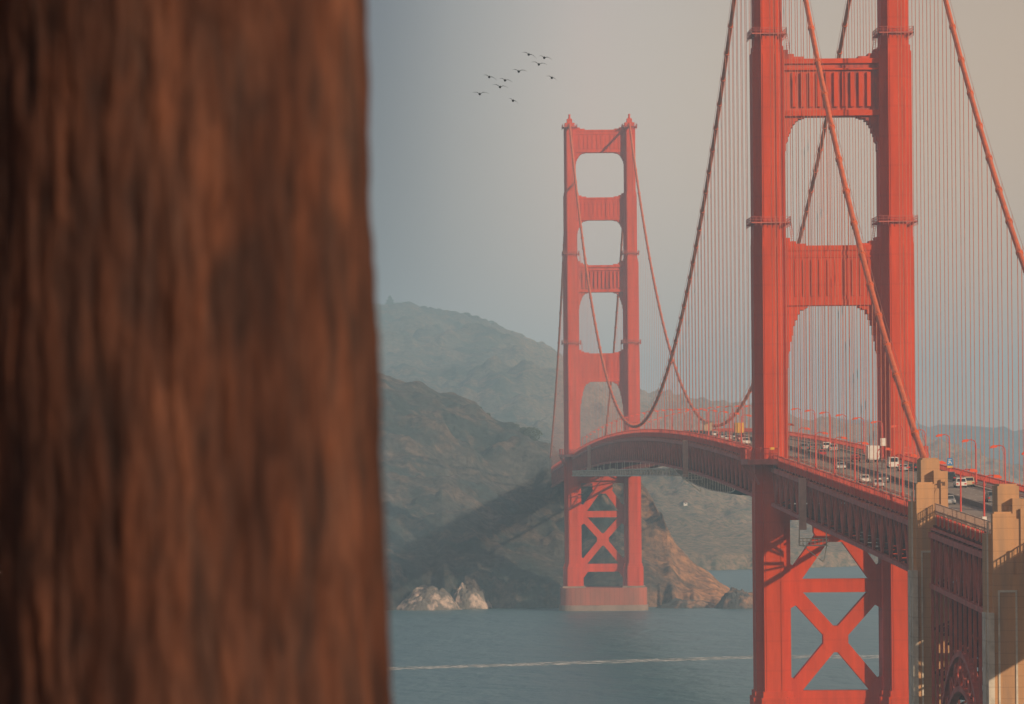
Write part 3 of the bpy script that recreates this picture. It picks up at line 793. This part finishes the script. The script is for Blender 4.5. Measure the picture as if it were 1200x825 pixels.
# small signs
def sign(name, loc, wd, h, mat, label, extra=None):
    p = empty(name, loc); tag(p, label, 'sign')
    m1 = MB(); m1.box(-wd/2,wd/2,-.05,.05,-h/2,h/2); m1.build('panel', mat, p)
    m1 = MB(); m1.box(-.04,.04,.05,.3,-h/2,h/2); m1.build('bracket', M['scaffold'], p)
    if extra: extra(p)
    return p
def bluemark(p):
    m1 = MB(); m1.bar((-.28,-.07,-.4),(.05,-.07,.2),.02,.14); m1.bar((.05,-.07,.2),(.3,-.07,-.4),.02,.14); m1.bar((-.3,-.072,.42),(.32,-.072,.42),.02,.1); m1.bar((-.3,-.072,.0),(-.1,-.072,.3),.02,.12)
    m1.build('symbol', M['white'], p)
    m1 = MB(); m1.box(-.5,.5,-.04,.06,-1.12,-.76); m1.build('lower_panel', M['yellow'], p)
ly = min((y for (s,y) in lampY if s > 0), key=lambda y: abs(y+145))
sign('road_sign', (10.0, ly-.35, zr(ly)+3.2), 1.0, 1.4, M['blue'], 'small blue sign with a yellow plate below, on a lamp post behind the pylon', bluemark)
q = at(1034.5, 518, 925); sign('road_sign', (-9.9, CY+925, q.z), 1.0, 1.35, M['white'], 'white square sign on a lamp post in front of the near tower')
q = at(1151, 607.5, 767)
ly = min((y for (s,y) in lampY if s < 0), key=lambda y: abs(y+383))
sign('road_sign', (-10.0, ly-.35, q.z), .62, .55, M['white'], 'tiny white plate on the rightmost west lamp post')
q = at(905, 525.5, 1125); sign('road_sign', (CX+unroll(905,525.5)[0]*1125/F, CY+1125, q.z), .9, .5, M['yellow'], 'small yellow sign at the foot of the near tower left leg')

# ------------------------------------------------------------------ vehicles
CARM = {}
COLS = {'white':(.72,.70,.66),'silver':(.40,.41,.42),'grey':(.16,.165,.175),'black':(.03,.03,.035),'red':(.45,.03,.03),'blue':(.05,.09,.2),'beige':(.55,.43,.28),'yellow':(.75,.42,.05)}
def paint(c):
    if c not in CARM: CARM[c] = node_mat('car_paint_'+c, COLS[c], .3, .04, 1)
    return CARM[c]
PROF = {
 'sedan': dict(L=4.7,W=1.8,body=[(-2.35,.35),(-2.3,.8),(-1.75,.95),(.95,.92),(2.15,.75),(2.35,.55),(2.33,.3)],cab=[(-1.75,.93),(-1.2,1.42),(.2,1.45),(1.0,.91)],wh=.32,wb=1.4),
 'suv': dict(L=4.8,W=1.92,body=[(-2.4,.42),(-2.4,1.05),(-2.2,1.12),(1.0,1.12),(2.2,1.0),(2.4,.75),(2.38,.38)],cab=[(-2.3,1.11),(-2.05,1.75),(.1,1.78),(1.05,1.11)],wh=.37,wb=1.42),
 'van': dict(L=5.6,W=2.05,body=[(-2.8,.4),(-2.8,1.3),(-2.75,1.35),(1.7,1.3),(2.6,1.0),(2.8,.7),(2.78,.38)],cab=[(-2.75,1.34),(-2.7,2.25),(1.0,2.3),(1.75,1.29)],wh=.36,wb=1.7),
}
def make_car(kind, col):
    p = empty(kind+'_car' if kind == 'sedan' else 'van' if kind == 'van' else 'sport_utility_car', (0,0,0)); d = PROF[kind]; W = d['W']/2
    m1 = MB(); m1.prism(d['body'], -W, W, 'x')
    cab = d['cab']; roofz = max(z for _, z in cab)
    r0 = [c for c in cab if c[1] > roofz-.1]
    # roof slab and pillars in body colour, glass in between
    (ya,za_),(yb_,zb_) = r0[0], r0[-1]
    m1.prism([(ya-.05,za_-.09),(ya,za_),(yb_,zb_),(yb_+.08,zb_-.09)], -W+.16, W-.16, 'x')
    for s in (-1,1):
        x = s*(W-.13)
        m1.bar((x,cab[0][0]+.05,cab[0][1]),(x*.93,ya,za_-.05),.09,.14); m1.bar((x,cab[-1][0]-.02,cab[-1][1]),(x*.93,yb_,zb_-.05),.08,.1)
        ym = (ya+yb_)/2; m1.bar((x,ym,cab[0][1]),(x*.94,ym,za_-.05),.08,.12)
        if kind == 'van': m1.box(min(x,x*.9),max(x,x*.9),cab[0][0],.2,1.3,2.2)
    body = m1.build('body', paint(col), p)
    m1 = MB(); m1.prism([(cab[0][0]+.06,cab[0][1]-.02)]+[(a,b-.06) for a,b in r0]+[(cab[-1][0]-.05,cab[-1][1]-.02)], -W+.14, W-.14, 'x'); g = m1.build('windows', M['glass'], p)
    kids = [body, g]
    for sx in (-1,1):
        for sy in (-1,1):
            m1 = MB(); m1.tube([(sx*(W-.2),sy*d['wb'],d['wh']),(sx*(W+.02),sy*d['wb'],d['wh'])], d['wh'], 14)
            kids.append(m1.build('wheel', M['tyre'], p))
        zf = d['body'][-2][1]; m1 = MB(); m1.box(sx*(W-.5) if sx > 0 else -W+.1, W-.1 if sx > 0 else -W+.5, d['L']/2-.14, d['L']/2+.03, zf-.02, zf+.16); kids.append(m1.build('headlight', M['headl'], p))
        m1 = MB(); m1.box(sx*(W-.42) if sx > 0 else -W+.06, W-.06 if sx > 0 else -W+.42, -d['L']/2-.03, -d['L']/2+.2, .62, .85); kids.append(m1.build('tail_light', M['taill'], p))
    return p, kids
def make_truck(col):
    p = empty('box_truck', (0,0,0)); kids = []
    m1 = MB(); m1.box(-1.2,1.2,-4.2,1.9,.95,3.6); m1.box(-1.1,1.1,-4.1,1.9,.7,.951); kids.append(m1.build('cargo_box', paint(col), p))
    m1 = MB(); m1.prism([(1.92,.5),(4.0,.5),(4.05,1.3),(3.55,1.45),(3.1,2.45),(1.92,2.5)], -1.05, 1.05, 'x'); kids.append(m1.build('cab', paint('white'), p))
    m1 = MB(); m1.prism([(3.58,1.5),(3.66,1.52),(3.22,2.42),(3.14,2.4)], -.95, .95, 'x'); kids.append(m1.build('windscreen', M['glass'], p))
    for sx in (-1,1):
        for y in (-2.8,2.9):
            m1 = MB(); m1.tube([(sx*.8,y,.45),(sx*1.12,y,.45)], .45, 14); kids.append(m1.build('wheel', M['tyre'], p))
    return p, kids
def place_vehicle(px, py, kind, col, lane, label, west):
    """lane: x of the lane; the pixel fixes where along the road"""
    qx, _ = unroll(px, py); d = F*(lane-CX)/qx; Y = CY+d
    p, kids = (make_truck(col) if kind == 'truck' else make_car(kind, col))
    p.location = (lane, Y, zr(Y)+.01); sl = (zr(Y+1)-zr(Y-1))/2
    p.rotation_euler = (math.atan(sl)*(1 if not west else -1), 0, math.pi if west else 0)
    tag(p, label, {'sedan':'car','suv':'car','van':'van','truck':'truck'}[kind], 'traffic on the bridge')
    return p
def solve_lane(px, py, h=.7):
    """lane from the pixel of a car's middle"""
    best = None
    for lane in (-7.9,-4.7,.2,3.3,6.2,8.2):
        qx, qy = unroll(px, py); d = F*(lane-CX)/qx; Y = CY+d
        e_ = abs((CZ-(zr(Y)+h))*F/d-qy)
        if best is None or e_ < best[0]: best = (e_, lane)
    return best[1]
CARS = [
 (942,527,'suv','grey','dark grey car beyond the first west lamp right of the near tower left leg'),
 (952.5,523,'sedan','grey','grey car in the far lane seen in the near tower opening'),
 (968,524,'suv','white','white car, the left one of the bright pair in the tower opening'),
 (976,527,'suv','silver','silver car just right of the white one in the tower opening'),
 (963,533,'sedan','red','dark red low car in the middle of the tower opening'),
 (985,545,'sedan','silver','silver car passing behind a west lamp post, alone in its lane'),
 (1002,538,'sedan','red','red car left of the white box truck'),
 (1022,532,'truck','white','tall white box truck in the right part of the tower opening'),
 (1013,558,'sedan','white','white car below the box truck, near the west railing'),
 (1034,559,'suv','grey','grey car behind the white one near the west railing'),
 (1046,541,'van','white','white van in front of the near tower right leg'),
 (1058,548,'sedan','silver','silver sedan just left of the concrete pylon'),
 (1068,545,'sedan','black','black car half hidden by the left edge of the concrete pylon'),
 (1112.5,558,'suv','black','black car emerging right of the pylon top'),
 (1125,566,'suv','white','white car right of the pylon behind a red lamp arm'),
 (1134,562,'suv','beige','pale yellow car in the outer lane right of the pylon'),
 (1112,585,'sedan','silver','silver car between the pylon and the red lamp post, in the west lanes'),
 (1162,581,'suv','grey','dark car beside the lamp head near the right pylon'),
 (1169.5,589,'sedan','white','white car partly behind the right-hand pylon'),
 (1029,565,'sedan','silver','low silver car hugging the west railing, nearest one below the box truck'),
 (843,507,'sedan','black','black car in the queue between the white and silver cars, left of the near tower'),
 (853,508,'sedan','white','white car at the middle of the queue left of the near tower'),
 (868.5,510,'sedan','red','red car below the yellow truck left of the near tower'),
 (829,499,'truck','beige','beige truck, leftmost vehicle on the bridge crest'),
 (838,509,'sedan','white','white car low behind the railing right of the beige truck'),
 (848,508,'suv','silver','silver car midway along the queue left of the near tower'),
 (857,509,'sedan','grey','grey car in the queue left of the near tower'),
 (865.5,504,'truck','yellow','yellow truck just left of the near tower left leg'),
 (874,509,'suv','white','white car touching the left edge of the near tower left leg'),
]
for (px, py, kind, col, lab) in CARS:
    if px < 880: lane = {843:-7.9,853:-7.9,868.5:-4.7,829:3.3,838:-4.7,848:-7.9,857:-4.7,865.5:3.3,874:-7.9}[px]
    else: lane = solve_lane(px, py, 1.8 if kind == 'truck' else 1.1 if kind == 'van' else .7)
    place_vehicle(px, py, kind, col, lane, lab, lane < -1)

# ------------------------------------------------------------------ houses and trees on the far shore
def terr(px, py_ref, d, o=None):
    pass
from mathutils.bvhtree import BVHTree
dg = bpy.context.evaluated_depsgraph_get()
def bvh(o):
    me = o.data; return BVHTree.FromPolygons([v.co[:] for v in me.vertices], [p.vertices[:] for p in me.polygons])
BV = {'head': bvh(headland), 'back': bvh(back)}
def ground_hit(which, px, py):
    qx, qy = unroll(px, py); d = Vector((qx/F, 1, -qy/F)).normalized()
    h = BV[which].ray_cast(Vector((CX,CY,CZ)), d); return h[0]
def ground_z(which, x, y):
    h = BV[which].ray_cast(Vector((x,y,900)), Vector((0,0,-1))); return h[0].z if h[0] else 0
def house(px, py, which, wd, h, label, mat):
    g = ground_hit(which, px, py)
    if g is None: return
    p = empty('house', (g.x, g.y, g.z-.6)); tag(p, label, 'house', 'houses on the far shore')
    m1 = MB(); m1.box(-wd/2,wd/2,-4,4,-2,h); m1.build('wall', mat, p)
    m1 = MB(); m1.prism([(-wd/2-.5,h+.003),(wd/2+.5,h+.003),(wd/2-1,h+1.6),(-wd/2+1,h+1.6)], -4.5, 4.5); m1.build('roof', M['roof'], p)
    for k in range(max(2,int(wd/3))):
        x = -wd/2+1.3+k*(wd-2.6)/max(1,int(wd/3)-1 or 1); m1 = MB(); m1.box(x-.5,x+.5,-4.06,-3.9,h*.4,h*.75); m1.build('window', M['glass'], p)
#house(720, 551, 'back', 14, 4, 'cream house on the slope left of centre under the bridge deck', M['beige'])
#house(758, 550, 'back', 12, 4.5, 'cream house right of the far tower under the bridge deck', M['beige'])
house(803, 590, 'back', 2.6, 1.3, 'tiny white house alone on the brown hillside right of the far tower', M['white'])
#house(850, 664, 'back', 5, 2.2, 'white house on the low shore just left of the near tower', M['white'])
#house(834, 657, 'back', 6, 2, 'low house with reddish roof beside the inlet', M['beige'])

m_leaf = [node_mat('conifer_leaf', (.045,.065,.04), .9, .2, .8), node_mat('scrub_leaf', (.06,.075,.04), .9, .2, .8)]
m_bark = node_mat('tree_bark', (.09,.06,.045), .95, .2, 1)
def leaf_tree(x, y, z, h, r, conifer, label, seed, trunk=True):
    rnd = random.Random(seed)
    name = 'conifer_tree' if conifer else 'shrub'
    p = empty(name, (x, y, z)); tag(p, label, 'tree' if conifer else 'shrub', None)
    m1 = MB(); m1.tube([(0,0,-1),(0,0,h*.5),(0,0,h*.92)], [h*.03,h*.02,h*.006], 6)
    for q in range(7):
        a = rnd.random()*6.28; zz = h*(.25+.08*q); m1.tube([(0,0,zz),(math.cos(a)*r*.6,math.sin(a)*r*.6,zz+h*.06)], [h*.008,h*.003], 4)
    m1.build('trunk', m_bark, p)
    m1 = MB()
    for q in range(650):
        t = rnd.random()**.8; a = rnd.random()*6.28
        if conifer: rr = r*(1-t)**.8*(.75+.35*math.sin(t*25))*(.3+.7*rnd.random()**.5); zz = h*(.12+.88*t)
        else:
            k = rnd.random(); rr = r*math.sqrt(max(0, 1-(2*t-1)**2))*(.4+.6*rnd.random()**.4)*(1+.25*math.sin(3*a+seed)); zz = h*(.1+.85*t)
        c = Vector((rr*math.cos(a), rr*math.sin(a), zz)); sz = h*.05*(.6+.8*rnd.random())
        u = Vector((rnd.gauss(0,1),rnd.gauss(0,1),rnd.gauss(0,1))).normalized(); v = u.orthogonal().normalized(); w_ = u.cross(v)
        b = len(m1.v); m1.v += [tuple(c+u*sz), tuple(c-u*sz*.5+v*sz), tuple(c-u*sz*.5-v*sz), tuple(c+w_*sz)]
        m1.f += [(b,b+1,b+2),(b,b+1,b+3),(b,b+2,b+3),(b+1,b+2,b+3)]
    m1.build('crown', m_leaf[0 if conifer else 1], p, recalc=False)
def tree_at(px, dref, which, h, r, conifer, label, seed):
    """stand on the ridge below the given column"""
    qx, _ = unroll(px, 450); x = CX+qx*dref/F; y = CY+dref
    leaf_tree(x, y, ground_z(which, x, y)-.6, h, r, conifer, label, seed)
tree_at(458, 6590, 'back', 15, 9, True, 'dark pointed tree on the back ridge beside the big trunk', 1)
tree_at(447, 6590, 'back', 7, 10, False, 'low dark shrub on the back ridge left of the pointed tree', 2)
tree_at(484, 6590, 'back', 5, 7, False, 'small shrub on the back ridge right of the pointed tree', 3)
for i, (px, h, r) in enumerate([(548,4.5,3.5),(558,3,4),(568,5,3.5),(576,3.5,3)]):
    tree_at(px, 6560, 'back', h*1.4, r*1.4, False, f'{ORD[i]} shrub from the left in the little row on the back ridge skyline', 10+i)
tree_at(621, 2900, 'head', 9, 5.2, False, 'dense dark tree near the low end of the front ridge', 20)
tree_at(613, 2905, 'head', 5.5, 3, False, 'smaller dark tree left of the dense tree on the front ridge', 21)
tree_at(643, 2930, 'head', 4.5, 3, False, 'dark tree where the front ridge meets the far cable', 22)
tree_at(571, 2935, 'head', 2.6, 1.8, False, 'small bush on the crest of the front ridge', 23)
tree_at(560, 2935, 'head', 2.2, 2.4, False, 'low wide bush on the crest left of the small bush', 24)
tree_at(604, 2925, 'head', 2.4, 2.0, False, 'little bush on the front ridge left of the two dark trees', 25)

# ------------------------------------------------------------------ birds
def bird(px, py, lx, ly, rx, ry, label):
    """wing tips in pixels relative to the body"""
    d = 720+random.uniform(-15,15); k = d/F; c = at(px, py, d)
    p = empty('bird', c); tag(p, label, 'bird', 'flock of birds in the sky')
    m1 = MB(); m1.tube([(0,.65,.05),(0,.45,.03),(0,.1,0),(0,-.3,.02),(0,-.6,.10),(0,-.85,.05)], [.03,.11,.17,.13,.05,.015], 8)
    m1.build('body', M['bird'], p, smooth=True)
    for (tx, ty) in ((lx, ly), (rx, ry)):
        X = tx*k; Z = -ty*k
        bend = abs(X)*.16+.05
        ch = [(.0,.42,0.02),(.35,.40,bend*1.0),(.62,.30,bend*.9),(.85,.2,bend*.45),(1.,.05,0)]
        m1 = MB()
        for t, cw, lift in ch:
            x = X*t; z = Z*t+lift; y = -.12*t
            m1.v += [(x,y+cw/2,z+.045*(1.1-t)),(x,y-cw/2,z),(x,y+cw/2,z-.045*(1.1-t))]
        for i in range(len(ch)-1):
            a = i*3
            m1.f += [(a,a+1,a+4,a+3),(a+1,a+2,a+5,a+4),(a+2,a,a+3,a+5)]
        m1.build('wing', M['bird'], p)
for b in [(619.6,63.9,-8,-2.2,9.2,5.0,'dark bird at the top of the flock, wings bent, uppermost of the ten'),
          (637.8,67.7,-6.5,-1.8,9.4,2.8,'bird at the upper right, right of the uppermost bird'),
          (631.5,75.5,-9.5,-2.4,10,.9,'bird below the upper right pair, wings nearly level'),
          (607.9,83.8,-8,-1.6,10,.4,'bird with level wings in the middle of the flock, alone'),
          (573.4,90.3,-7.4,-2.0,9.4,4.6,'dark bird at the left, uppermost of the lower group'),
          (591.8,94.2,-6.9,-1.8,8.9,2.6,'bird just right of the dark bird in the lower group'),
          (586,102,-9.8,-2.0,9.8,1.4,'bird under the pair in the lower group'),
          (562.2,110.3,-8.8,-1.3,10.8,-.3,'leftmost bird, wings level'),
          (601.2,118,-5,-2.5,6.2,3.6,'lowest bird of the flock, faint with bent wings'),
          (646.7,91.2,-6.6,-1.6,6.6,4.0,'rightmost bird, with one wing bent sharply down')]: bird(*b)

# ------------------------------------------------------------------ the big foreground trunk
TD = 12.0
def px2(px, py): q = at(px, py, TD); return q.x, q.z
x_top, z_top = px2(425, 0); x_bot, z_bot = px2(455, 825)
tree = empty('redwood_tree', (x_bot-.5, CY+TD, 71.7)); tag(tree, 'huge blurred reddish-brown tree trunk filling the left third of the picture', 'tree')
slope = (x_top-x_bot)/(z_top-z_bot)
na, nh = 420, 560; V = []; Fc = []
zlo, zhi = 71.4, 77.6
for j in range(nh+1):
    z = zlo+(zhi-zlo)*j/nh
    xe = x_bot+slope*(z-z_bot)
    r0 = .50+.5*slope*(z-z_bot)*1.0 + .35*max(0, (72.7-z))**1.3
    cxx = xe-r0+.004
    for i in range(na):
        a = 2*math.pi*i/na; ca, sa = math.cos(a), math.sin(a)
        wob = .06*fbm(ca*1.3, sa*1.3, z*.5, 3)
        n1 = ridged(ca*10+wob*8, sa*10, z*2.6)          # long furrows
        n2 = fbm(ca*22, sa*22, z*1.7, 4)
        lump = .005*fbm(ca*2, sa*2, z*1.6+7, 3)
        rr = r0+.010*(n1-1.2)+.004*n2+lump
        V.append((cxx+rr*ca-tree.location.x, rr*sa, z-71.7))
for j in range(nh):
    for i in range(na):
        i2 = (i+1) % na; Fc.append((j*na+i, j*na+i2, (j+1)*na+i2, (j+1)*na+i))
m = MB(); m.v = V; m.f = Fc
def bark():
    mt_ = bpy.data.materials.new('redwood_bark'); mt_.use_nodes = True; t = mt_.node_tree; b = t.nodes['Principled BSDF']
    b.inputs['Roughness'].default_value = .9; b.inputs['Specular IOR Level'].default_value = .15
    co = t.nodes.new('ShaderNodeTexCoord')
    def layer(sc_, st, lo, hi, c0, c1, det=5):
        mp = t.nodes.new('ShaderNodeMapping'); mp.inputs['Scale'].default_value = st; t.links.new(co.outputs['Object'], mp.inputs[0])
        n = t.nodes.new('ShaderNodeTexNoise'); n.inputs['Scale'].default_value = sc_; n.inputs['Detail'].default_value = det; n.inputs['Distortion'].default_value = .6; t.links.new(mp.outputs[0], n.inputs[0])
        r = t.nodes.new('ShaderNodeValToRGB'); r.color_ramp.elements[0].position = lo; r.color_ramp.elements[1].position = hi
        r.color_ramp.elements[0].color = c0+(1,); r.color_ramp.elements[1].color = c1+(1,); t.links.new(n.outputs[0], r.inputs[0]); return r, n
    r1, n1 = layer(17, (1,1,.20), .33, .72, (.080,.047,.039), (.205,.084,.050))
    r2, _ = layer(4.5, (1,1,.3), .38, .60, (.70,.68,.70), (1,1,1), 3)
    r3, _ = layer(38, (1,1,.18), .38, .58, (.62,.60,.62), (1.1,1.05,1))
    r4, _ = layer(1.5, (1,1,.25), .46, .58, (.58,.60,.66), (1,1,1), 4)
    m0 = t.nodes.new('ShaderNodeMixRGB'); m0.blend_type = 'MULTIPLY'; m0.inputs[0].default_value = 1; t.links.new(r1.outputs[0], m0.inputs[1]); t.links.new(r4.outputs[0], m0.inputs[2])
    m1 = t.nodes.new('ShaderNodeMixRGB'); m1.blend_type = 'MULTIPLY'; m1.inputs[0].default_value = 1; t.links.new(m0.outputs[0], m1.inputs[1]); t.links.new(r2.outputs[0], m1.inputs[2])
    m2 = t.nodes.new('ShaderNodeMixRGB'); m2.blend_type = 'MULTIPLY'; m2.inputs[0].default_value = .8; t.links.new(m1.outputs[0], m2.inputs[1]); t.links.new(r3.outputs[0], m2.inputs[2])
    t.links.new(m2.outputs[0], b.inputs['Base Color'])
    bp = t.nodes.new('ShaderNodeBump'); bp.inputs['Distance'].default_value = .03; t.links.new(n1.outputs[0], bp.inputs['Height']); t.links.new(bp.outputs[0], b.inputs['Normal'])
    return mt_
m.build('trunk', bark(), tree, smooth=True, recalc=False)
# upper trunk, boughs and foliage above the frame
mu = MB(); tx = cxx-tree.location.x
mu.tube([(tx,0,5.15),(tx-.03,.0,9),(tx-.08,0,16),(tx-.1,0,24)], [.50,.42,.28,.05], 20)
rnd = random.Random(5); tips = []
for k in range(46):
    a = rnd.random()*6.283; z0 = 4.6+ k*.40; L = 3.4*(1-k/60)*(.7+.5*rnd.random())
    tip = Vector((tx+math.cos(a)*L, math.sin(a)*L, z0+.1*L)); mu.tube([(tx,0,z0),(tx+math.cos(a)*L*.5,math.sin(a)*L*.5,z0+.25),tip], [.07,.045,.012], 6); tips.append((Vector((tx,0,z0)), tip))
mu.build('bough', m_bark, tree)
mf = MB()
for (a0, tip) in tips:
    for q in range(190):
        t = .25+.8*rnd.random(); c = a0.lerp(tip, t)+Vector((rnd.gauss(0,.28),rnd.gauss(0,.28),rnd.gauss(0,.12)-.05))
        u = Vector((rnd.gauss(0,1),rnd.gauss(0,1),rnd.gauss(0,.4))).normalized(); v = u.orthogonal().normalized(); s_ = .07+.08*rnd.random()
        b = len(mf.v); mf.v += [tuple(c+u*s_*1.6), tuple(c+v*s_*.5), tuple(c-u*s_*1.2), tuple(c-v*s_*.5)]; mf.f.append((b,b+1,b+2,b+3))
mf.build('crown', m_leaf[0], tree, recalc=False)

# ------------------------------------------------------------------ haze
mz = bpy.data.materials.new('haze_air'); mz.use_nodes = True; t = mz.node_tree
for n in list(t.nodes):
    if n.type == 'BSDF_PRINCIPLED': t.nodes.remove(n)
pv = t.nodes.new('ShaderNodeVolumePrincipled'); pv.inputs['Color'].default_value = HAZE_COLOR+(1,); pv.inputs['Density'].default_value = HAZE_DENSITY; pv.inputs['Anisotropy'].default_value = HAZE_ANISO
t.links.new(pv.outputs[0], [n for n in t.nodes if n.type == 'OUTPUT_MATERIAL'][0].inputs['Volume'])
m1 = MB(); m1.box(-3500, 4500, -1500, 11000, -5.5, 264); tag(m1.build('haze', mz), kind='stuff')
